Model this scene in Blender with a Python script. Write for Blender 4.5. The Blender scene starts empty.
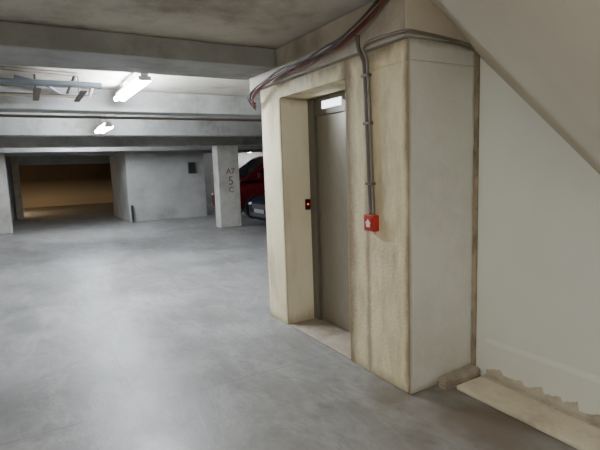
import bpy, bmesh, math, random
from mathutils import Vector, Matrix
random.seed(4)
S=bpy.context.scene
C=bpy.context.collection

# ---------------------------------------------------------------- materials
def newmat(name):
    m=bpy.data.materials.new(name); m.use_nodes=True
    nt=m.node_tree; b=nt.nodes["Principled BSDF"]
    return m,nt,b
def plain(name,col,rough=0.5,metal=0.0,emis=None,es=0,noise=0.0,spec=.5):
    m,nt,b=newmat(name)
    b.inputs["Base Color"].default_value=(*col,1)
    b.inputs["Roughness"].default_value=rough
    b.inputs["Metallic"].default_value=metal
    b.inputs["Specular IOR Level"].default_value=spec
    if noise>0:
        n=nt.nodes.new("ShaderNodeTexNoise"); n.inputs["Scale"].default_value=14
        n.inputs["Detail"].default_value=6
        r=nt.nodes.new("ShaderNodeValToRGB")
        r.color_ramp.elements[0].position=.3; r.color_ramp.elements[1].position=.7
        r.color_ramp.elements[0].color=(*[c*(1-noise) for c in col],1)
        r.color_ramp.elements[1].color=(*col,1)
        nt.links.new(n.outputs["Fac"],r.inputs["Fac"]); nt.links.new(r.outputs["Color"],b.inputs["Base Color"])
    if emis:
        b.inputs["Emission Color"].default_value=(*emis,1); b.inputs["Emission Strength"].default_value=es
    return m
def concrete(name,light,mid,dark,scale=2.0,stain=0.35,rough=(.6,.9),bump=.15,streak=False,edges=()):
    """edges: (axis, position, reach, strength) bands of ragged dirt"""
    m,nt,b=newmat(name); N=nt.nodes; L=nt.links
    g=N.new("ShaderNodeNewGeometry")
    mp=N.new("ShaderNodeMapping")
    L.new(g.outputs["Position"],mp.inputs["Vector"])
    if streak: mp.inputs["Scale"].default_value=(1,1,.6)
    n1=N.new("ShaderNodeTexNoise"); n1.inputs["Scale"].default_value=scale; n1.inputs["Detail"].default_value=7; n1.inputs["Roughness"].default_value=.62
    L.new(mp.outputs[0],n1.inputs["Vector"])
    r=N.new("ShaderNodeValToRGB"); e=r.color_ramp.elements
    e[0].position=.36; e[0].color=(*mid,1); e[1].position=.60; e[1].color=(*light,1)
    L.new(n1.outputs["Fac"],r.inputs["Fac"])
    n2=N.new("ShaderNodeTexNoise"); n2.inputs["Scale"].default_value=scale*.75; n2.inputs["Detail"].default_value=9; n2.inputs["Roughness"].default_value=.7
    mp2=N.new("ShaderNodeMapping"); mp2.inputs["Location"].default_value=(5.3,2.1,7.7)
    if streak: mp2.inputs["Scale"].default_value=(1.6,1.6,.45)
    L.new(g.outputs["Position"],mp2.inputs["Vector"]); L.new(mp2.outputs[0],n2.inputs["Vector"])
    r2=N.new("ShaderNodeValToRGB"); f=r2.color_ramp.elements
    f[0].position=.50; f[0].color=(0,0,0,1); f[1].position=.72; f[1].color=(min(1,stain*2),)*3+(1,)
    L.new(n2.outputs["Fac"],r2.inputs["Fac"])
    fac=r2.outputs["Color"]
    if edges:
        sep=N.new("ShaderNodeSeparateXYZ"); L.new(g.outputs["Position"],sep.inputs[0])
        n4=N.new("ShaderNodeTexNoise"); n4.inputs["Scale"].default_value=7; n4.inputs["Detail"].default_value=8; n4.inputs["Roughness"].default_value=.7
        mp4=N.new("ShaderNodeMapping"); mp4.inputs["Scale"].default_value=(1,1,.4)
        L.new(g.outputs["Position"],mp4.inputs["Vector"]); L.new(mp4.outputs[0],n4.inputs["Vector"])
        for ax,at,reach,stg in edges:
            s=N.new("ShaderNodeMath"); s.operation='SUBTRACT'; L.new(sep.outputs[ax],s.inputs[0]); s.inputs[1].default_value=at
            a=N.new("ShaderNodeMath"); a.operation='ABSOLUTE'; L.new(s.outputs[0],a.inputs[0])
            q=N.new("ShaderNodeMapRange"); q.inputs[1].default_value=0; q.inputs[2].default_value=reach; q.inputs[3].default_value=.45; q.inputs[4].default_value=-.35
            L.new(a.outputs[0],q.inputs[0])
            t=N.new("ShaderNodeMath"); t.operation='ADD'; L.new(q.outputs[0],t.inputs[0]); L.new(n4.outputs["Fac"],t.inputs[1])
            u=N.new("ShaderNodeMapRange"); u.inputs[1].default_value=.42; u.inputs[2].default_value=.88; u.inputs[3].default_value=0; u.inputs[4].default_value=stg
            L.new(t.outputs[0],u.inputs[0])
            mm=N.new("ShaderNodeMath"); mm.operation='MAXIMUM'; L.new(fac,mm.inputs[0]); L.new(u.outputs[0],mm.inputs[1]); fac=mm.outputs[0]
    mx=N.new("ShaderNodeMixRGB"); mx.inputs[2].default_value=(*dark,1)
    L.new(fac,mx.inputs[0]); L.new(r.outputs["Color"],mx.inputs[1])
    L.new(mx.outputs[0],b.inputs["Base Color"])
    n3=N.new("ShaderNodeTexNoise"); n3.inputs["Scale"].default_value=45; n3.inputs["Detail"].default_value=4
    L.new(g.outputs["Position"],n3.inputs["Vector"])
    ad=N.new("ShaderNodeMath"); ad.operation='ADD'
    L.new(n1.outputs["Fac"],ad.inputs[0]); L.new(n3.outputs["Fac"],ad.inputs[1])
    bp=N.new("ShaderNodeBump"); bp.inputs["Strength"].default_value=bump; bp.inputs["Distance"].default_value=.02
    L.new(ad.outputs[0],bp.inputs["Height"]); L.new(bp.outputs[0],b.inputs["Normal"])
    mr=N.new("ShaderNodeMapRange"); mr.inputs[3].default_value=rough[0]; mr.inputs[4].default_value=rough[1]
    mr.inputs[1].default_value=.3; mr.inputs[2].default_value=.7
    L.new(n1.outputs["Fac"],mr.inputs[0]); L.new(mr.outputs[0],b.inputs["Roughness"])
    return m,nt,b,mx

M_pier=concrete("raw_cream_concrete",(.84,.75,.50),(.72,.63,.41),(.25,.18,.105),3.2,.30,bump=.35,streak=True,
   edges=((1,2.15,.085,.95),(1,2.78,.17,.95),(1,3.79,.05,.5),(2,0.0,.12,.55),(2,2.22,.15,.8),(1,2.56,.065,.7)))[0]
M_jamb=concrete("reveal_concrete",(.86,.80,.62),(.79,.72,.54),(.38,.29,.19),2.6,.2,streak=True,bump=.2,edges=((2,0.0,.2,.65),(2,2.1,.1,.55)))[0]
M_white=concrete("white_painted_plaster",(.73,.74,.69),(.65,.66,.61),(.40,.35,.26),1.8,.2,bump=.14,
   edges=((0,2.02,.03,.85),(0,2.60,.04,.9),(2,0.0,.09,.75),(2,2.22,.06,.7)))[0]
M_wallr=concrete("pale_wall_paint",(.75,.77,.72),(.70,.72,.67),(.57,.55,.48),1.0,.10,bump=.05)[0]
M_soffit=concrete("beige_soffit_paint",(.66,.60,.49),(.60,.54,.43),(.46,.39,.30),1.2,.15,bump=.06)[0]
M_capm=concrete("darker_overhang_concrete",(.46,.41,.33),(.37,.32,.25),(.2,.15,.10),2.6,.38,bump=.2)[0]
M_ceil=concrete("ceiling_concrete",(.56,.525,.46),(.42,.385,.32),(.17,.13,.09),1.5,.48)[0]
M_beam=concrete("beam_concrete",(.36,.36,.35),(.27,.27,.26),(.13,.12,.10),2.0,.38)[0]
M_block=concrete("grey_wall_concrete",(.44,.44,.42),(.36,.36,.345),(.2,.19,.165),1.4,.28)[0]
M_pillar=concrete("pillar_concrete",(.52,.50,.46),(.42,.40,.365),(.26,.23,.19),3.4,.3)[0]
M_beige=concrete("beige_pillar_concrete",(.42,.36,.27),(.34,.29,.21),(.2,.16,.11),3.4,.3)[0]
M_curb=concrete("cream_concrete_curb",(.70,.64,.51),(.60,.54,.42),(.32,.25,.17),5,.32,bump=.35)[0]
M_sill=concrete("worn_pinkish_concrete",(.40,.35,.29),(.31,.26,.21),(.15,.11,.07),6,.38)[0]
M_dirt=concrete("chipped_wall_base",(.56,.52,.43),(.46,.42,.33),(.28,.23,.17),9,.38,bump=.5)[0]
M_joint=concrete("rusty_joint",(.36,.30,.22),(.22,.17,.11),(.08,.055,.035),9,.6,streak=True)[0]

M_end,nt,b,mx=concrete("brown_wall_painted_glow",(.10,.07,.045),(.075,.052,.034),(.035,.025,.017),1.2,.3)
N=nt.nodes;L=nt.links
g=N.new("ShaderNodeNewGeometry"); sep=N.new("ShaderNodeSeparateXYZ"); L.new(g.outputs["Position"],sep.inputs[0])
mr=N.new("ShaderNodeMapRange"); mr.inputs[1].default_value=.35; mr.inputs[2].default_value=1.2; L.new(sep.outputs[2],mr.inputs[0])  # lamplight painted in: wall colour pale near the floor, shaded brown higher up
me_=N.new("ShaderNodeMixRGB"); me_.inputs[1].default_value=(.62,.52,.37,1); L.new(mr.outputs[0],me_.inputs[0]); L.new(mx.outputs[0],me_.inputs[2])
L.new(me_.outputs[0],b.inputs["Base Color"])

# floor with faint joints, wear and grime
M_floor,nt,b,mx=concrete("polished_concrete_floor",(.29,.288,.285),(.225,.223,.22),(.13,.126,.12),1.6,.38,rough=(.30,.52),bump=.08)
N=nt.nodes;L=nt.links
g=N.new("ShaderNodeNewGeometry"); sep=N.new("ShaderNodeSeparateXYZ"); L.new(g.outputs["Position"],sep.inputs[0])
wn=N.new("ShaderNodeTexNoise"); wn.inputs["Scale"].default_value=3; wn.inputs["Detail"].default_value=5; L.new(g.outputs["Position"],wn.inputs["Vector"])
def joint(axis,at,w=.008):
    s=N.new("ShaderNodeMath"); s.operation='SUBTRACT'; L.new(sep.outputs[axis],s.inputs[0]); s.inputs[1].default_value=at
    a=N.new("ShaderNodeMath"); a.operation='ABSOLUTE'; L.new(s.outputs[0],a.inputs[0])
    l=N.new("ShaderNodeMath"); l.operation='LESS_THAN'; L.new(a.outputs[0],l.inputs[0]); l.inputs[1].default_value=w
    return l.outputs[0]
acc=None
for ax,at in ((1,3.0),(1,6.6),(1,10.2),(0,-3.2),(0,.5)):
    o=joint(ax,at)
    if acc is None: acc=o
    else:
        mm=N.new("ShaderNodeMath"); mm.operation='MAXIMUM'; L.new(acc,mm.inputs[0]); L.new(o,mm.inputs[1]); acc=mm.outputs[0]
sc=N.new("ShaderNodeMath"); sc.operation='MULTIPLY'; L.new(acc,sc.inputs[0])
wr=N.new("ShaderNodeMapRange"); wr.inputs[1].default_value=.38; wr.inputs[2].default_value=.60; wr.inputs[3].default_value=.06; wr.inputs[4].default_value=.45
L.new(wn.outputs["Fac"],wr.inputs[0]); L.new(wr.outputs[0],sc.inputs[1])
mj=N.new("ShaderNodeMixRGB"); mj.inputs[2].default_value=(.09,.088,.082,1)
L.new(sc.outputs[0],mj.inputs[0])
def layer(prev,scale,rot,sx,p0,p1,stg,col,loc=(0,0,0)):
    ws=N.new("ShaderNodeTexNoise"); ws.inputs["Scale"].default_value=scale; ws.inputs["Detail"].default_value=10; ws.inputs["Roughness"].default_value=.74; ws.inputs["Distortion"].default_value=.8
    mpw=N.new("ShaderNodeMapping"); mpw.inputs["Scale"].default_value=(1,sx,1); mpw.inputs["Rotation"].default_value=(0,0,rot); mpw.inputs["Location"].default_value=loc
    L.new(g.outputs["Position"],mpw.inputs["Vector"]); L.new(mpw.outputs[0],ws.inputs["Vector"])
    wsr=N.new("ShaderNodeMapRange"); wsr.inputs[1].default_value=p0; wsr.inputs[2].default_value=p1; wsr.inputs[3].default_value=0; wsr.inputs[4].default_value=stg
    L.new(ws.outputs["Fac"],wsr.inputs[0])
    mw=N.new("ShaderNodeMixRGB"); mw.inputs[2].default_value=(*col,1); L.new(wsr.outputs[0],mw.inputs[0]); L.new(prev,mw.inputs[1]); return mw.outputs[0]
o=layer(mx.outputs[0],4.0,.5,.3,.48,.64,.6,(.40,.39,.375))
o=layer(o,2.2,-.3,.5,.49,.64,.6,(.145,.142,.135),(7,3,1))
o=layer(o,12,.2,.7,.52,.65,.5,(.15,.145,.135),(2,8,1))
L.new(o,mj.inputs[1]); o=mj.outputs[0]
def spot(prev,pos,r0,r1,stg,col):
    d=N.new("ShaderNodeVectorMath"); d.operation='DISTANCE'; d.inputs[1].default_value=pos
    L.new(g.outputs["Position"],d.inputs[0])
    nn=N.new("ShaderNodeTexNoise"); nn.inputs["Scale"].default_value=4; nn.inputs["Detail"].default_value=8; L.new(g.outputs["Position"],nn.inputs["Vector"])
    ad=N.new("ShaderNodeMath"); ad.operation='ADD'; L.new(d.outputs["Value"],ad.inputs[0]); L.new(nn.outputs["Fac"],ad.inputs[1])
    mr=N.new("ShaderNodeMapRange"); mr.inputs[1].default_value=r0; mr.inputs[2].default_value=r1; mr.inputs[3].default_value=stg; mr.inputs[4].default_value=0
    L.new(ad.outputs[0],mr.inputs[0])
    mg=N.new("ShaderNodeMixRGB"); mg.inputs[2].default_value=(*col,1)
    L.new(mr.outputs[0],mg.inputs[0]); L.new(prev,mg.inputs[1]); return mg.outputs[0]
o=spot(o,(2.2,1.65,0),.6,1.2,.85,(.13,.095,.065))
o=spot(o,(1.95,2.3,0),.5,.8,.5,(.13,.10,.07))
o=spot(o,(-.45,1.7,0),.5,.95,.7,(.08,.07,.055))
L.new(o,b.inputs["Base Color"])

M_door=plain("brushed_door_metal",(.27,.24,.19),.38,.3,noise=.15)
M_frame=plain("door_frame_metal",(.17,.155,.125),.45,.3,noise=.2)
M_dark=plain("dark_plastic",(.03,.03,.032),.5)
M_black2=plain("dark_plate_matte",(.02,.018,.016),.8,spec=.1)
M_glow=plain("lit_panel",(.9,.9,.95),.4,emis=(.9,.95,1),es=3.5)
M_redled=plain("red_led",(.6,.02,.01),.6,emis=(1,.03,.01),es=3.0,spec=0)
M_red=plain("red_plastic",(.50,.03,.02),.4,noise=.15)
M_whitepl=plain("white_plastic",(.8,.8,.78),.4)
M_platepl=plain("grey_plate",(.2,.2,.21),.4)
M_grey=plain("grey_conduit",(.15,.12,.095),.5,noise=.3)
M_blue=plain("bluish_grey_pipe",(.14,.16,.18),.5,noise=.3)
M_greym=plain("mid_grey_conduit",(.24,.21,.17),.5,noise=.3)
M_cabred=plain("maroon_cable",(.20,.045,.03),.55,noise=.3)
M_cabblk=plain("black_cable",(.05,.042,.04),.55)
M_tube=plain("fluorescent_tube",(1,1,1),.4,emis=(.85,.92,1),es=300)
M_tubed=plain("dim_fluorescent_tube",(1,1,1),.4,emis=(.9,.95,1),es=110)
M_tubef=plain("near_fluorescent_tube",(1,1,1),.4,emis=(1,.95,.84),es=225)
M_tubew=plain("added_warm_tube",(1,1,1),.4,emis=(1,.74,.46),es=150)
M_house=plain("lamp_housing",(.8,.8,.8),.5)
M_glass=plain("car_glass",(.015,.018,.022),.08)
M_tyre=plain("tyre_rubber",(.02,.02,.02),.8)
M_rim=plain("alloy",(.15,.15,.17),.4,.6)
M_black=plain("black_car_paint",(.003,.005,.012),.5,spec=.12)
M_maroon=plain("maroon_car_paint",(.13,.008,.012),.35,spec=.3)
M_head=plain("headlight_glass",(.5,.52,.55),.08)
M_ink=plain("brown_stencil_paint",(.30,.18,.125),.8,noise=.35)

# ---------------------------------------------------------------- helpers
def finish(ob,parent=None,label=None,cat=None,kind=None,group=None):
    C.objects.link(ob)
    if parent is not None:
        ob.parent=parent; ob.location=ob.location-parent.location
    if label: ob["label"]=label
    if cat: ob["category"]=cat
    if kind: ob["kind"]=kind
    if group: ob["group"]=group
    return ob
def meshob(name,verts,faces,mat,origin=(0,0,0),smooth=False,bevel=0,**k):
    me=bpy.data.meshes.new(name); o=Vector(origin)
    me.from_pydata([tuple(Vector(v)-o) for v in verts],[],faces)
    bm=bmesh.new(); bm.from_mesh(me); bmesh.ops.recalc_face_normals(bm,faces=bm.faces)
    if bevel: bmesh.ops.bevel(bm,geom=list(bm.edges),offset=bevel,segments=2,affect='EDGES',profile=.6)
    bm.to_mesh(me); bm.free()
    for m in (mat if isinstance(mat,(list,tuple)) else [mat]): me.materials.append(m)
    if smooth:
        for p in me.polygons: p.use_smooth=True
    ob=bpy.data.objects.new(name,me); ob.location=o
    return finish(ob,**k)
def boxgeo(x0,x1,y0,y1,z0,z1):
    v=[(x0,y0,z0),(x1,y0,z0),(x1,y1,z0),(x0,y1,z0),(x0,y0,z1),(x1,y0,z1),(x1,y1,z1),(x0,y1,z1)]
    f=[(0,3,2,1),(4,5,6,7),(0,1,5,4),(1,2,6,5),(2,3,7,6),(3,0,4,7)]
    return v,f
def box(name,x0,x1,y0,y1,z0,z1,mat,bevel=0,**k):
    v,f=boxgeo(x0,x1,y0,y1,z0,z1)
    return meshob(name,v,f,mat,((x0+x1)/2,(y0+y1)/2,z0),bevel=bevel,**k)
def prism(name,poly,z0,z1,mat,bevel=0,**k):
    n=len(poly)
    v=[(x,y,z0) for x,y in poly]+[(x,y,z1) for x,y in poly]
    f=[tuple(range(n))[::-1],tuple(range(n,2*n))]+[(i,(i+1)%n,n+(i+1)%n,n+i) for i in range(n)]
    cx=sum(p[0] for p in poly)/n; cy=sum(p[1] for p in poly)/n
    return meshob(name,v,f,mat,(cx,cy,z0),bevel=bevel,**k)
def empty(name,loc,**k):
    ob=bpy.data.objects.new(name,None); ob.location=loc; ob.empty_display_size=.2
    return finish(ob,**k)
def cyl(name,p0,p1,r,mat,seg=20,**k):
    p0=Vector(p0);p1=Vector(p1);ax=(p1-p0).normalized()
    t=Vector((0,0,1)) if abs(ax.z)<.9 else Vector((1,0,0))
    u=ax.cross(t).normalized(); w=ax.cross(u)
    v=[];f=[]
    for p in (p0,p1):
        for i in range(seg):
            a=2*math.pi*i/seg; v.append(p+u*r*math.cos(a)+w*r*math.sin(a))
    f=[tuple(range(seg)),tuple(range(seg,2*seg))]+[(i,(i+1)%seg,seg+(i+1)%seg,seg+i) for i in range(seg)]
    return meshob(name,v,f,mat,(p0+p1)/2,smooth=False,**k)
def pipe(name,pts,r,mat,smoothc=True,**k):
    o=Vector(pts[0])
    cu=bpy.data.curves.new(name,'CURVE'); cu.dimensions='3D'; cu.bevel_depth=r; cu.bevel_resolution=4; cu.use_fill_caps=True; cu.resolution_u=8
    if smoothc:
        sp=cu.splines.new('NURBS'); sp.points.add(len(pts)-1)
        for i,p in enumerate(pts): sp.points[i].co=(*(Vector(p)-o),1)
        sp.use_endpoint_u=True; sp.order_u=3
    else:
        sp=cu.splines.new('POLY'); sp.points.add(len(pts)-1)
        for i,p in enumerate(pts): sp.points[i].co=(*(Vector(p)-o),1)
    tmp=bpy.data.objects.new("tmp",cu); C.objects.link(tmp)
    dg=bpy.context.evaluated_depsgraph_get(); me=bpy.data.meshes.new_from_object(tmp.evaluated_get(dg))
    bpy.data.objects.remove(tmp)
    me.materials.clear(); me.materials.append(mat); me.name=name
    for p in me.polygons: p.use_smooth=True
    ob=bpy.data.objects.new(name,me); ob.location=o
    return finish(ob,**k)
def text(name,s,size,mat,mtx,origin,**k):
    cu=bpy.data.curves.new(name,'FONT'); cu.body=s; cu.size=size; cu.extrude=.002; cu.align_x='CENTER'; cu.offset=.003
    tmp=bpy.data.objects.new("tmp",cu); C.objects.link(tmp)
    dg=bpy.context.evaluated_depsgraph_get(); me=bpy.data.meshes.new_from_object(tmp.evaluated_get(dg))
    bpy.data.objects.remove(tmp); me.transform(mtx); me.materials.clear(); me.materials.append(mat)
    ob=bpy.data.objects.new(name,me); ob.location=origin
    return finish(ob,**k)

# ---------------------------------------------------------------- room shell
CZ=2.5; BZ=2.22
box("floor",-7,10.2,-3,25,-.2,0,M_floor,kind="structure")
box("ceiling",-7,10.2,-3,25,CZ,CZ+.2,M_ceil,kind="structure")
box("wall_left",-7.2,-7,-3,25,0,CZ,M_block,kind="structure")
box("wall_near",-7,2.62,-3.2,-3,0,CZ,M_block,kind="structure")
box("wall_right",2.62,2.82,-3,2.15,0,CZ,M_wallr,kind="structure")
box("wall_parking",10,10.2,2.5,25,0,CZ,M_block,kind="structure")
v=[];f=[]
for bx in ((-7,-.15,18.6,18.9,0,CZ),(-.15,3.7,18.6,18.9,1.82,CZ),(3.7,10,18.6,18.9,0,CZ)):
    vv,ff=boxgeo(*bx); n=len(v); v+=vv; f+=[tuple(i+n for i in q) for q in ff]
meshob("wall_end",v,f,M_block,(0,18.7,0),kind="structure")
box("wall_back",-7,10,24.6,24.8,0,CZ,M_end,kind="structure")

def sz(x,y): return 2.25+.985*(y-2.227)+.694*(2.62-x)
v=[];f=[]
xs=[.5+i*(2.12/8) for i in range(9)]; ys=[.15+i*(2.0/8) for i in range(9)]
for x in xs:
    for y in ys: v.append((x,y,min(sz(x,y),CZ-.001)))
n=len(v)
for x in xs:
    for y in ys: v.append((x,y,max(min(sz(x,y)+.25,CZ+.05),min(sz(x,y),CZ-.001)+.02)))
for i in range(8):
    for j in range(8):
        a=i*9+j; f.append((a,a+1,a+10,a+9)); f.append((n+a,n+a+9,n+a+10,n+a+1))
for i in range(8):
    for (a,c) in ((i*9,(i+1)*9),(i*9+8,(i+1)*9+8),(i,i+1),(72+i,73+i)): f.append((a,c,n+c,n+a))
meshob("ceiling_sloped_soffit",v,f,M_soffit,(1.5,1.2,1.5),kind="structure")

box("trim_1",2.32,2.56,-1.5,2.04,0,.03,M_curb,bevel=.009,kind="structure")
box("trim_2",2.56,2.62,-1.5,2.04,0,.028,M_dirt,kind="structure")
box("trim_3",2.612,2.6195,-1.5,2.04,.028,.22,M_dirt,kind="structure")
# irregular peeling plaster lower edge on the wall
low=[]; y=2.04; top=.26; rng=random.Random(11)
while y>-.9:
    w=rng.uniform(.08,.16); h=rng.uniform(.02,.05); b0=rng.uniform(.045,.07); k=rng.uniform(.9,2.0)
    for t in range(9):
        a=t/8
        low.append((y-w*a,b0+h*(a**k)+rng.uniform(0,.008)))
    y-=w+rng.uniform(.006,.03)
n=len(low); v=[]
for (yy,zz) in low: v.append((2.606,yy,zz))
for (yy,zz) in low: v.append((2.6115,yy,zz))
for (yy,zz) in low: v.append((2.606,yy,top))
for (yy,zz) in low: v.append((2.6199,yy,top+.03))
f=[]
for i in range(n-1):
    f.append((i,i+1,2*n+i+1,2*n+i)); f.append((i,n+i,n+i+1,i+1)); f.append((2*n+i,2*n+i+1,3*n+i+1,3*n+i))
meshob("baseboard_right",v,f,M_wallr,(2.6,1,0.03),kind="structure")

# ---------------------------------------------------------------- elevator shaft
sh=empty("elevator_shaft",(3.0,3.15,0),label="cream concrete elevator shaft with recessed metal door and stained corners",cat="elevator")
X0=2.02
body=prism("shaft_wall",[(X0,2.15),(2.60,2.15),(4.3,2.15),(4.3,4.17),(X0,4.17),(X0,3.79),(2.38,3.79),(2.38,2.80),(X0,2.80)],0,2.10,[M_pier,M_white,M_jamb],bevel=.012,parent=sh)
for p in body.data.polygons:
    c=p.center+Vector(body.location)+sh.location; nn_=p.normal
    if nn_.y<-.8 and c.y<2.3: p.material_index=1
    elif c.x>2.03 and 2.79<c.y<3.8: p.material_index=2
hd=box("shaft_header",X0,4.3,2.15,4.17,2.098,BZ,[M_pier,M_white],bevel=.002,parent=sh)
for p in hd.data.polygons:
    if p.normal.y<-.8: p.material_index=1
cap=box("capping_beam",1.97,4.3,2.122,4.3,BZ,CZ-.002,[M_beam,M_soffit,M_capm],bevel=.012,parent=sh,label="darker overhanging concrete capping beam")
for p in cap.data.polygons:
    if p.normal.y<-.8: p.material_index=1
    if p.normal.x<-.8: p.material_index=2
v=[];f=[];n=40
for i in range(n+1):
    z=2.22*i/n; a=.004+rng.random()*.012
    v+=[(2.600-a,2.147,z),(2.603,2.13-rng.random()*.006,z),(2.6195,2.128,z)]
for i in range(n):
    for j in range(2): f.append((3*i+j,3*i+j+1,3*i+4+j,3*i+3+j))
meshob("vertical_joint",v,f,M_joint,(2.6,2.13,0),parent=sh,label="rusty stained vertical joint")
dr=empty("elevator_door",(2.36,3.3,0),parent=sh)
dr_w=Vector((2.36,3.3,0))
def dpart(name,x0,x1,y0,y1,z0,z1,mat,bevel=.004,**k):
    v,f=boxgeo(x0,x1,y0,y1,z0,z1)
    o=Vector(((x0+x1)/2,(y0+y1)/2,z0))
    ob=meshob(name,v,f,mat,o,bevel=bevel,**k); ob.parent=dr; ob.location=o-dr_w; return ob
dpart("door_frame",2.31,2.379,3.69,3.788,.02,2.09,M_frame)
dpart("door_frame",2.31,2.379,2.802,2.87,.02,2.09,M_frame)
dpart("door_header",2.325,2.379,2.87,3.69,1.93,2.09,M_frame)
dpart("door_panel",2.345,2.379,3.28,3.69,.03,1.93,M_door)
dpart("door_panel",2.338,2.379,2.87,3.275,.03,1.93,M_door)
dpart("floor_indicator",2.318,2.33,3.27,3.56,1.985,2.05,M_glow,.002,label="glowing white indicator panel")
dpart("threshold",2.03,2.379,2.805,3.785,.0,.012,M_sill,label="worn door sill with brown stains")
box("call_panel",2.25,2.305,3.779,3.789,1.08,1.18,M_black2,bevel=.002,parent=sh,label="small dark call button plate")
box("call_light",2.270,2.284,3.774,3.778,1.125,1.140,M_redled,parent=sh,label="small glowing red light")
# crumbled low plinth
me=bpy.data.meshes.new("rubble_plinth"); bm=bmesh.new()
bmesh.ops.create_cube(bm,size=1); bmesh.ops.subdivide_edges(bm,edges=bm.edges,cuts=5,use_grid_fill=True)
for q in bm.verts:
    q.co.x*=.32; q.co.y*=.072; q.co.z=(q.co.z+.5)*(.06+.06*(q.co.x+.17))
    q.co+=Vector((random.uniform(-1,1)*.006,random.uniform(-1,1)*.003,random.uniform(0,1)*.006 if q.co.z>.01 else 0))
bm.to_mesh(me); bm.free(); me.materials.append(M_sill)
pl=bpy.data.objects.new("rubble_plinth",me); pl.location=(2.41,2.098,.0)
finish(pl,label="low crumbling concrete strip at the foot of the shaft",cat="concrete plinth")

# alarm box
ab=empty("alarm_box",(X0,2.49,1.04),label="red fire alarm call point with white symbol",cat="fire alarm")
box("housing",1.972,X0-.001,2.435,2.545,1.04,1.15,M_red,bevel=.008,parent=ab)
box("press_plate",1.966,1.973,2.455,2.525,1.06,1.13,M_red,bevel=.002,parent=ab)
meshob("press_symbol",[(1.965,y,z) for y,z in ((2.471,1.070),(2.509,1.070),(2.509,1.094),(2.520,1.094),(2.49,1.125),(2.460,1.094),(2.471,1.094))],[tuple(range(7))],M_whitepl,(1.965,2.49,1.07),parent=ab)
# conduits
pipe("conduit",[(2.0,2.50,1.152),(2.0,2.525,1.7),(2.0,2.54,2.14),(1.985,2.545,2.19),(1.948,2.545,2.24),(1.948,2.545,2.32)],.014,M_grey,label="dark grey vertical conduit running up to the cables",cat="pipe")
pipe("conduit",[(2.0,2.47,1.152),(2.0,2.492,1.7),(2.0,2.507,2.14),(1.98,2.507,2.2),(1.948,2.50,2.24),(1.948,2.40,2.26),(1.948,2.15,2.245),(1.955,2.095,2.24),(2.05,2.095,2.24),(2.4,2.095,2.22),(2.57,2.095,2.19),(2.58,2.105,2.15)],.010,M_greym,label="thin grey conduit bending round the shaft corner",cat="pipe")
for z in (1.35,1.75,2.06):
    box("pipe_clip",1.985,X0-.001,2.462+(z-1.15)*.035,2.53+(z-1.15)*.035,z,z+.018,M_grey,label="small grey metal pipe clip on the conduits",cat="pipe clip",group="conduit clips")
for i,(dx,dz,m,r,nm,wv) in enumerate(((-.01,0,M_cabred,.010,"maroon",.0),(-.035,.012,M_cabblk,.008,"black",.02),(-.06,-.01,M_cabblk,.007,"black",-.015),(-.02,-.03,M_cabred,.007,"maroon",.03))):
    pipe("cable",[(1.985,4.21,2.07+dz+wv),(1.94+dx,4.19,2.12+dz-wv),(1.93+dx,4.08,2.19+dz),(1.945+dx,3.8,2.25+dz*.6),(1.945+dx,3.5,2.27+dz+wv),(1.945+dx,3.2,2.28+dz-wv),(1.945+dx,2.9,2.29+dz+wv),(1.945+dx,2.7,2.31+dz),(1.94+dx,2.5,2.36+dz),(1.94+dx,2.35,2.41+dz),(1.93+dx,2.22,2.455),(1.93+dx,2.16,2.49)],r,m,
         label=nm+" corrugated cable looping along the top of the shaft",cat="cable",group="cable bundle above the shaft")

# ---------------------------------------------------------------- beams
box("concrete_beam",-6.99,1.965,3.72,4.35,2.34,CZ-.002,M_beam,bevel=.01,label="wide grey concrete ceiling beam meeting the elevator shaft",cat="beam")
for y0,zb in ((6.3,2.24),(8.75,2.12),(11.15,2.05),(13.2,2.03),(15.6,2.02)):
    box("concrete_beam",-6.99,9.99,y0,y0+.36,zb,CZ-.002,M_beam,bevel=.01,label="grey concrete ceiling beam across the garage",cat="beam",group="cross beams")
pil=box("concrete_pillar",4.14,4.70,11.12,11.48,0,2.048,M_pillar,bevel=.02,label="square concrete pillar with brown stencilled characters",cat="pillar")
R=Matrix.Rotation(math.radians(90),4,'X')
text("stencil_lettering","A7",.20,M_ink,R,(4.46,11.116,1.34),parent=pil)
text("stencil_lettering","5",.30,M_ink,R,(4.46,11.116,1.07),parent=pil)
text("stencil_lettering","C",.20,M_ink,R,(4.46,11.116,.88),parent=pil)
box("concrete_pillar",-1.4,-.40,14.2,14.8,0,CZ-.002,M_pillar,bevel=.02,label="broad pale concrete pillar at the aisle edge",cat="pillar")
box("concrete_pillar",-.36,-.16,18.3,18.59,0,CZ-.002,M_beige,bevel=.02,label="narrow beige pillar beside the ramp room opening",cat="pillar")
box("wall_block",2.55,4.90,14.36,15.59,0,CZ-.002,M_block,bevel=.01,kind="structure")
box("wall_block_side",2.55,4.90,15.6,17.2,0,2.018,M_block,bevel=.01,kind="structure")
box("speaker_box",4.37,4.58,14.26,14.358,1.36,1.70,M_dark,bevel=.015,label="small dark box mounted on the grey wall",cat="speaker")
cyl("bollard",(2.62,14.28,0),(2.62,14.28,.5),.03,M_dark,label="short dark post beside the grey wall corner",cat="post")

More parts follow.
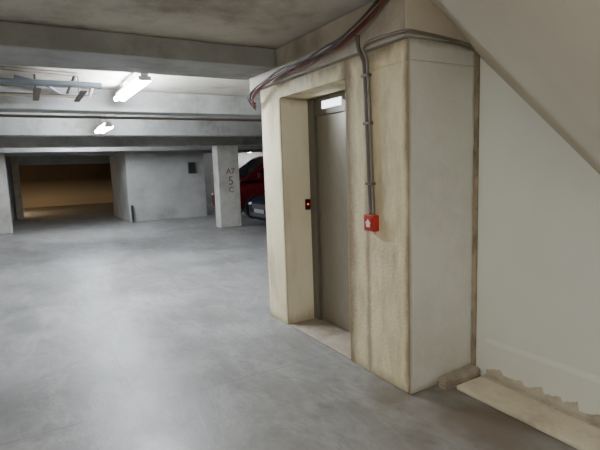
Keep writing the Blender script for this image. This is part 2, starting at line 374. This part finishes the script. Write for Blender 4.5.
# ---------------------------------------------------------------- lamps & pipes
def lamp(x,y0,y1,z,tm,label,r=.022):
    e=empty("fluorescent_lamp",(x,(y0+y1)/2,z),label=label,cat="lamp",group="ceiling fluorescent lamps")
    box("lamp_housing",x-.035,x+.035,y0,y1,z+.042,z+.085,M_house,bevel=.006,parent=e)
    for dx in (-.04,.04):
        cyl("tube",(x+dx,y0+.03,z+.012),(x+dx,y1-.03,z+.012),r,tm,12,parent=e)
    for yy in (y0+.005,y1-.035):
        box("end_cap",x-.058,x+.058,yy,yy+.03,z+.0,z+.041,M_house,bevel=.003,parent=e)
    q=min(.25,(y1-y0)*.25)
    for yy in (y0+q,y1-q):
        cyl("hanger",(x,yy,z+.085),(x,yy,CZ),.006,M_grey,8,parent=e)
lamp(1.05,4.6,6.0,2.33,M_tube,"double fluorescent ceiling lamp glowing cool white")
lamp(1.12,7.4,8.4,2.14,M_tube,"distant double fluorescent ceiling lamp glowing cool white",.026)
lamp(1.2,11.7,12.9,2.2,M_tube,"distant double fluorescent ceiling lamp glowing cool white")
lamp(8.2,17.5,18.3,2.1,M_tubed,"dim fluorescent lamp above the parking bays")
lamp(-1.1,-.7,.7,2.36,M_tubef,"double fluorescent lamp over the aisle",.018)
lamp(-1.3,20.0,21.4,.9,M_tubew,"added unseen warm lamp hung low to light the ramp room wall")  # added out of view behind the end wall to warm the lower back wall
pipe("ceiling_pipe",[(-6.9,5.2,2.36),(.75,5.2,2.36)],.03,M_blue,False,label="bluish grey pipe hung under the ceiling",cat="pipe")
pipe("ceiling_pipe",[(-6.9,5.8,2.33),(.70,5.8,2.33),(.75,5.8,2.47)],.022,M_grey,False,label="grey pipe bending up to the ceiling",cat="pipe")
pipe("ceiling_pipe",[(-.1,4.9,2.42),(.5,5.0,2.42),(.52,6.25,2.42)],.018,M_grey,False,label="thin dark pipe turning below the ceiling",cat="pipe")
pipe("ceiling_pipe",[(.0,5.45,2.45),(.25,5.45,2.40),(.35,5.6,2.36),(.5,6.1,2.36),(.85,6.2,2.45)],.016,M_blue,True,label="bluish flexible duct looping under the ceiling",cat="pipe")
pipe("ceiling_pipe",[(-6.9,6.85,2.22),(9.9,6.85,2.22)],.018,M_grey,False,label="thin dark pipe across the garage ceiling",cat="pipe")
for x in (-1.2,.15,.55):
    box("pipe_bracket",x,x+.06,5.1,5.9,2.285,2.30,M_grey,bevel=.004,label="dark steel bracket under the ceiling pipes",cat="bracket",group="pipe brackets")
    cyl("ceiling_rod",(x+.03,5.55,2.30),(x+.03,5.55,CZ),.01,M_grey,8,label="thin steel rod holding the pipe bracket",cat="rod",group="bracket rods")

# ---------------------------------------------------------------- cars
def car(ox,oy,paint,label,hs=1.0,cs=0.0):
    root=empty("car",(ox,oy,0),label=label,cat="car",group="parked cars")
    O=Vector((ox,oy,0))
    def P(p): return O+Vector((p[0],p[1],p[2]*hs))
    st=[(0,.60,.30,.55),(.05,.72,.24,.62),(.18,.81,.20,.69),(.5,.86,.19,.77),(1.0,.88,.19,.86),(1.3,.89,.19,.92),(2.2,.895,.19,.95),(3.3,.89,.2,.98),(3.9,.86,.22,.98),(4.15,.80,.28,.92),(4.25,.70,.36,.8)]
    v=[];f=[];n=24
    for (x,hw,z0,z1) in st:
        for i in range(n):
            a=2*math.pi*i/n; c=math.cos(a); s=math.sin(a); ex=.42
            yy=hw*math.copysign(abs(c)**ex,c); zz=(z0+z1)/2+(z1-z0)/2*math.copysign(abs(s)**ex,s)
            v.append(P((x,yy,zz)))
    for k in range(len(st)-1):
        for i in range(n):
            f.append((k*n+i,k*n+(i+1)%n,(k+1)*n+(i+1)%n,(k+1)*n+i))
    f.append(tuple(range(n))); f.append(tuple(range((len(st)-1)*n,len(st)*n)))
    meshob("car_body",v,f,paint,O,smooth=True,parent=root)
    lo=[(1.05-cs,-.76),(4.0,-.76),(4.0,.76),(1.05-cs,.76)]; hi=[(1.95-cs,-.58),(3.45,-.58),(3.45,.58),(1.95-cs,.58)]
    def B(p,z): return Vector((p[0],p[1],z))
    v=[P(B(p,.88)) for p in lo]+[P(B(p,1.40)) for p in hi]+[P(B((2.15-cs if p[0]<2.2 else 3.3,p[1]*.86),1.455)) for p in hi]
    f=[(8,9,10,11)]
    for k in (0,4):
        for i in range(4): f.append((k+i,k+(i+1)%4,k+4+(i+1)%4,k+4+i))
    meshob("cabin",v,f,paint,O,bevel=.02,parent=root)
    names=["side_window","rear_window","side_window","windscreen"]
    for i in range(4):
        a,b_,c,d_=B(lo[i],.90),B(lo[(i+1)%4],.90),B(hi[(i+1)%4],1.40),B(hi[i],1.40)
        nn_=(b_-a).cross(d_-a).normalized(); cen=(a+b_+c+d_)/4
        if nn_.dot(cen-Vector((2.6,0,1.1)))<0: nn_=-nn_
        def bl(u,w): return (a*(1-u)+b_*u)*(1-w)+(d_*(1-u)+c*u)*w+nn_*.012
        spans=[(.05,.95)] if i in(1,3) else [(.08,.49),(.52,.90)]
        for (u0,u1) in spans:
            q=[P(bl(u0,.12)),P(bl(u1,.12)),P(bl(u1,.93)),P(bl(u0,.93))]
            meshob(names[i],q,[(0,1,2,3)],M_glass,q[0],parent=root)
    def Q(p): return O+Vector(p)
    for sy in (-1,1):
        for wx in (.82,3.4):
            cyl("wheel_arch",Q((wx,sy*.70,.33)),Q((wx,sy*.902,.33)),.36,M_dark,28,parent=root)
            cyl("wheel",Q((wx,sy*.71,.31)),Q((wx,sy*.915,.31)),.31,M_tyre,28,parent=root)
            cyl("wheel_rim",Q((wx,sy*.915,.31)),Q((wx,sy*.922,.31)),.2,M_rim,20,parent=root)
        me=bpy.data.meshes.new("headlight"); bm=bmesh.new(); bmesh.ops.create_uvsphere(bm,u_segments=16,v_segments=10,radius=1)
        for q in bm.verts: q.co=Vector((q.co.x*.10,q.co.y*.15,q.co.z*.045))
        bm.to_mesh(me); bm.free(); me.materials.append(M_head)
        for p in me.polygons: p.use_smooth=True
        h=bpy.data.objects.new("headlight",me); h.location=P((.09,sy*.60,.56)); h.rotation_euler=(0,0,-sy*.45)
        finish(h,parent=root)
        box("side_mirror",ox+1.45-cs,ox+1.55-cs,oy+sy*.93-.09,oy+sy*.93+.09,.93*hs,1.05*hs,paint,bevel=.02,parent=root)
    box("grille",ox-.012,ox+.03,oy-.38,oy+.38,.47*hs,.57*hs,M_dark,bevel=.01,parent=root)
    box("lower_grille",ox-.005,ox+.1,oy-.5,oy+.5,.30*hs,.38*hs,M_dark,bevel=.01,parent=root)
    box("number_plate",ox-.022,ox-.012,oy-.26,oy+.26,.39*hs,.47*hs,M_platepl,bevel=.002,parent=root)
car(4.62,9.85,M_black,"glossy black car parked nose out beside the pillar",1.10)
car(4.92,13.3,M_maroon,"tall dark red car parked behind the concrete pillar",1.25,.55)

# ---------------------------------------------------------------- world & camera
w=bpy.data.worlds.new("World"); S.world=w; w.use_nodes=True
w.node_tree.nodes["Background"].inputs[0].default_value=(.6,.65,.7,1)
w.node_tree.nodes["Background"].inputs[1].default_value=.05
cd=bpy.data.cameras.new("camera"); cam=bpy.data.objects.new("camera",cd); C.objects.link(cam)
cd.lens=28.2; cd.sensor_width=36; cd.clip_start=.02
th=math.radians(7.27); ro=math.radians(2.0)
F=Vector((.5,.8660,0)); Rr=Vector((.8660,-.5,0)); U=Vector((0,0,1))
fw=F*math.cos(th)-U*math.sin(th); up=F*math.sin(th)+U*math.cos(th)
rc=Rr*math.cos(ro)-up*math.sin(ro); uc=Rr*math.sin(ro)+up*math.cos(ro)
m=Matrix((rc,uc,-fw)).transposed().to_4x4(); m.translation=Vector((0,0,1.5))
cam.matrix_world=m
S.camera=cam
